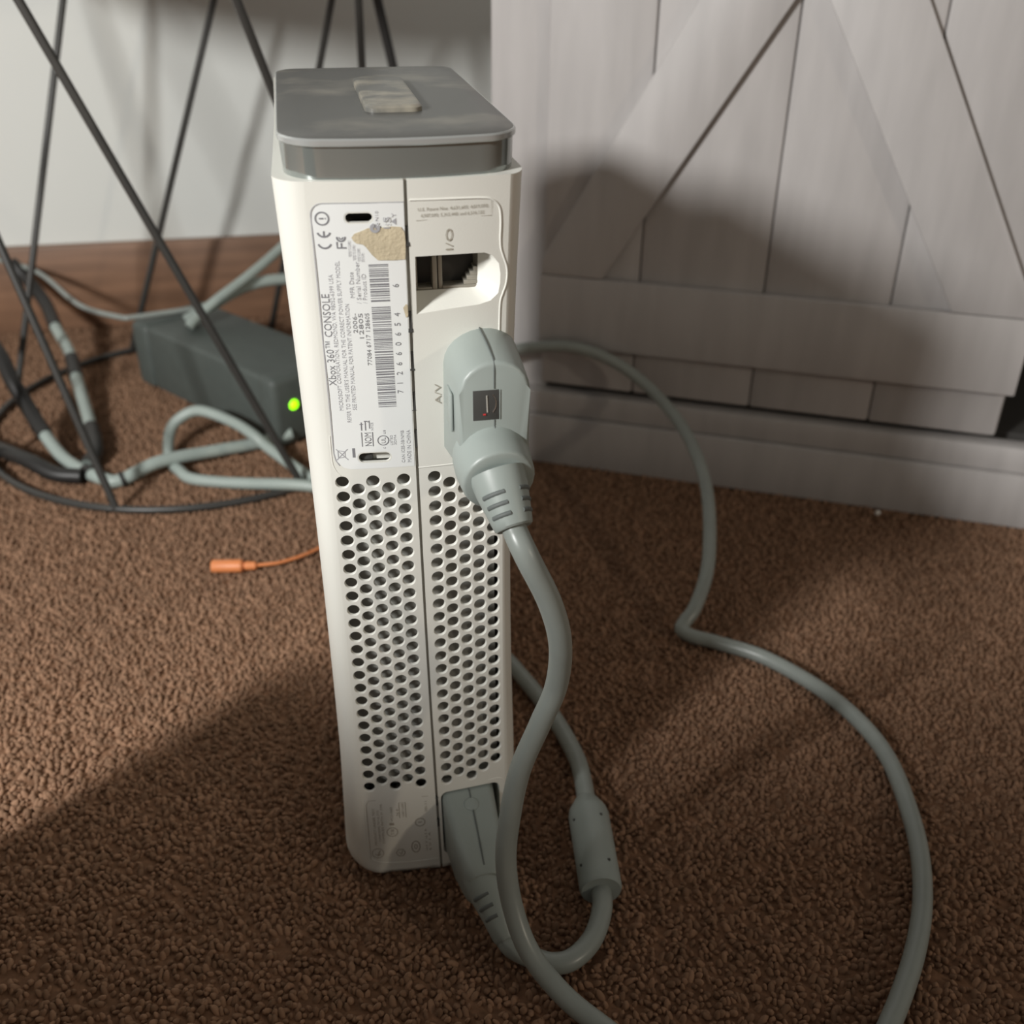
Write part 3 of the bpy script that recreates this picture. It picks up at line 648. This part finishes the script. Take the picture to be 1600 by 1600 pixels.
# ------------------------------------------------------------------ power supply brick
PD = Vector((0.606, -0.796, 0)).normalized(); PN = Vector((-PD.y, PD.x, 0)); PN = Vector((0.796, 0.606, 0)); PA = Vector((-192, 586, 0)); PLN = 205; PW = 74; PH = 60
def pp(a, b, z): return PA + PD * a + PN * b + Vector((0, 0, z))
psu = thing('power_brick', 'charcoal power supply brick with a green light, lying behind the console', 'power supply', pp(PLN / 2, PW / 2, 0))
obox('case', pp(PLN / 2 + 6, PW / 2, PH / 2 + 1), (PD, PN, (0, 0, 1)), (PLN / 2 - 20, PW / 2, PH / 2 - 1), MT['psu'], psu, 4, 3)
obox('end_cap', pp(13, PW / 2, PH / 2 + 0.8), (PD, PN, (0, 0, 1)), (13, PW / 2 + 1.4, PH / 2 - 0.2), MT['psu'], psu, 6, 3)
ec = obox('end_cap', pp(PLN - 11, PW / 2, PH / 2 + 0.8), (PD, PN, (0, 0, 1)), (11, PW / 2 + 1.4, PH / 2 - 0.2), MT['psu'], psu, 6, 3)
bm = bmesh.new(); bmesh.ops.create_uvsphere(bm, u_segments=16, v_segments=10, radius=4.6)
for v in bm.verts: v.co = pp(PLN - 1.5, 17, 35.5) + v.co
from_bm('status_light', bm, MT['led'], psu, True)['label'] = 'glowing green status light'
tube('cord_stub', [pp(PLN - 2, 45, 20), pp(PLN + 6, 45, 18), pp(PLN + 14, 46, 12)], 5.0, MT['cordl'], psu, n=4)

# ------------------------------------------------------------------ background cords
def cordthing(name, label, pts, r, mt, cat='cable', group=None, tapes=(), n=8):
    t = thing(name, label, cat, (pts[len(pts) // 2][0], pts[len(pts) // 2][1], 0), group)
    Q = catmull(pts, n); tube('cord', Q, r, mt, t, ns=12, raw=True)
    for a, b in tapes:
        tube('tape_wrap', Q[int(a * n):int(b * n) + 1], r * 1.22, MT['black'], t, ns=12, raw=True)
    return t
cordthing('taped_cord', 'pale grey cord with black tape, sloping down left of the brick', [(-314, 722, 78), (-300, 712, 62), (-284, 690, 46), (-270, 650, 36), (-253, 608, 26), (-243, 570, 17), (-221, 487, 9), (-210, 438, 6.5), (-213, 414, 6)], 5.2, MT['cordl'], tapes=((0, 3.0), (4.35, 5.0), (6.15, 8)))
cordthing('taped_cord', 'pale grey cord with black upper end, running along the carpet before the brick', [(-300, 540, 72), (-285, 518, 60), (-275, 498, 45), (-264, 483, 28), (-251, 460, 16), (-234, 431, 8), (-218, 411, 5.6), (-198, 391, 5.4), (-185, 387, 5.4), (-157, 399, 12), (-117, 416, 9), (-88, 427, 7), (-58, 431, 12)], 5.0, MT['cordl'], tapes=((0, 4.2), (6.3, 6.6), (8.0, 8.2)))
cordthing('black_cord', 'thick black cord on the carpet at the left edge of the picture', [(-330, 510, 10), (-300, 468, 8), (-283, 449, 10), (-268, 430, 13), (-252, 414, 13), (-234, 401, 8), (-214, 396, 6.5)], 6.0, MT['black'])
cordthing('looped_cord', 'pale grey cord rising in a small loop in front of the brick', [(-30, 350, 5), (-48, 368, 5.5), (-76, 403, 14), (-87, 414, 21), (-102, 431, 25), (-124, 445, 30), (-137, 449, 28), (-150, 446, 20), (-154, 437, 11), (-152, 414, 6), (-143, 394, 5), (-132, 379, 5), (-100, 365, 6), (-60, 346, 11), (-40, 338, 11), (-22, 332, 8)], 4.4, MT['cordl'])
cordthing('wall_cord', 'upper of two grey cords running up from the top of the brick', [(-20, 640, 140), (-40, 622, 122), (-57, 608, 110), (-85, 584, 95), (-113, 562, 82), (-132, 552, 70), (-138, 548, 64)], 4.2, MT['cordl'], group='cords above the brick')
cordthing('wall_cord', 'lower of two grey cords running up from the top of the brick', [(-20, 615, 80), (-56, 601, 85), (-77, 595, 85), (-97, 584, 82), (-115, 572, 76), (-132, 566, 69), (-142, 563, 64.5)], 5.0, MT['cordl'], group='cords above the brick')
cordthing('thin_cord', 'thin grey cord reaching from the baseboard over the corner of the brick', [(-335, 735, 80), (-288, 705, 72), (-240, 625, 64), (-200, 582, 65), (-186, 578, 65.5), (-158, 584, 66), (-135, 590, 66)], 2.3, MT['cord'])
cordthing('hanging_cord', 'thick black cord hanging behind the right end of the hard drive', [(20, 600, 430), (32, 602, 370), (43, 604, 311), (53, 606, 261), (64, 610, 205), (70, 618, 140), (72, 630, 70), (66, 650, 12), (40, 680, 6)], 4.0, MT['black'])

# orange plug with its lead
t = thing('orange_plug', 'small orange plug on a thin lead lying on the carpet left of the console', 'plug', (-98, 253, 0))
oa = Vector((-112.5, 254.5, 5.2)); ob_ = Vector((-92.5, 251.2, 5.2)); od = (ob_ - oa).normalized()
hs = loft('plug_shell', [(oa, od, 4.0, 3.8, UP), (oa + od * 0.6, od, 4.4, 4.2, UP), (ob_ - od * 1.2, od, 4.5, 4.3, UP), (ob_, od, 3.6, 3.4, UP)], MT['orange'], t)
loft('collar', [(ob_ - od * 1, od, 2.2, 2.2, UP), (ob_ + od * 1.4, od, 2.2, 2.2, UP), (ob_ + od * 1.8, od, 3.1, 3.1, UP), (ob_ + od * 8, od, 2.7, 2.7, UP), (ob_ + od * 9, od, 1.6, 1.6, UP)], MT['orange'], t)
tube('lead', [ob_ + od * 6, (-75, 250.5, 5), (-68, 252, 4.6), (-56, 257, 4.4), (-45, 264, 4.2), (-30, 276, 4), (-10, 300, 4)], 1.15, MT['orange'], t)
# lint
bm = bmesh.new(); bmesh.ops.create_icosphere(bm, subdivisions=2, radius=2.0)
for v in bm.verts: v.co = Vector((352, 240, 3.4)) + v.co * (0.8 + 0.4 * random.random())
tag(from_bm('lint_speck', bm, MT['lint'], None, True), 'white speck of lint on the carpet in front of the cabinet', 'lint')

# ------------------------------------------------------------------ round wire side table
tb = thing('wire_table', 'round black wire table with slanting rods, standing over the power brick', 'table', (-130.6, 510, 0))
TC = Vector((-130.6, 510.1, 0)); TR = 172.3; RW = 2.9
def ringpts(r, z, n=72): return [TC + Vector((r * math.cos(2 * math.pi * k / n), r * math.sin(2 * math.pi * k / n), z)) for k in range(n + 1)]
def closed_ring(name, r, z, rad): 
    o = tube(name, ringpts(r, z), rad, MT['wire'], tb, ns=8, raw=True); return o
closed_ring('floor_ring', TR, 3.4, RW); closed_ring('upper_ring', TR - 5, 384, RW)
for k in range(8):
    a0 = math.radians(-108 + 45 * k); a1 = a0 - math.radians(58)
    p = TC + Vector((TR * math.cos(a0), TR * math.sin(a0), 3.4)); q = TC + Vector((TR * math.cos(a1), TR * math.sin(a1), 430)); q = p + (q - p) * 0.892
    tube('rod', [p, p + (q - p) * 0.5, q], RW, MT['wire'], tb, ns=8, raw=True)
stack('table_top', [(shrink([(v.x, v.y) for v in ringpts(TR, 0)[:-1]], 1), 387.0), ([(v.x, v.y) for v in ringpts(TR, 0)[:-1]], 388.0), ([(v.x, v.y) for v in ringpts(TR, 0)[:-1]], 395.0), (shrink([(v.x, v.y) for v in ringpts(TR, 0)[:-1]], 1), 396.0)], MT['table'], tb)

# ------------------------------------------------------------------ unseen blocker added beside the camera, shaped to shade carpet and lower console
def blocker():
    E = [(-268, 20, 4), (-231, 11, 41), (-184, 29, 130), (-370, -260, 391), (-345, -284, 424), (-346, -330, 468), (-366, -408, 490), (-300, -520, 10)]
    V = []; n = len(E)
    for e in E: V.append(Vector(e))
    for e in E: V.append(Vector(e) + Vector((-60, -47, 0)))
    for i, e in enumerate(E): pass
    c0 = len(V); V.append(Vector((-300, -260, 4))); V.append(Vector((-360, -307, 4)))
    bm = bmesh.new(); vs = [bm.verts.new(v) for v in V]
    for i in range(n - 1): bm.faces.new((vs[i], vs[i + 1], vs[n + i + 1], vs[n + i]))
    for i in range(n - 1): bm.faces.new((vs[i], vs[c0], vs[i + 1])); bm.faces.new((vs[n + i], vs[n + i + 1], vs[c0 + 1]))
    bm.faces.new((vs[0], vs[n], vs[c0 + 1], vs[c0])); bm.faces.new((vs[n - 1], vs[c0], vs[c0 + 1], vs[2 * n - 1]))
    bmesh.ops.recalc_face_normals(bm, faces=bm.faces[:])
    bmesh.ops.bevel(bm, geom=bm.edges[:], offset=6, segments=3, affect='EDGES', profile=0.5)
    o = from_bm('shade_blocker', bm, MT['blocker'], None, True)
    tag(o, 'unseen beige slab added beside the camera to shade the near carpet', 'blocker')
blocker()
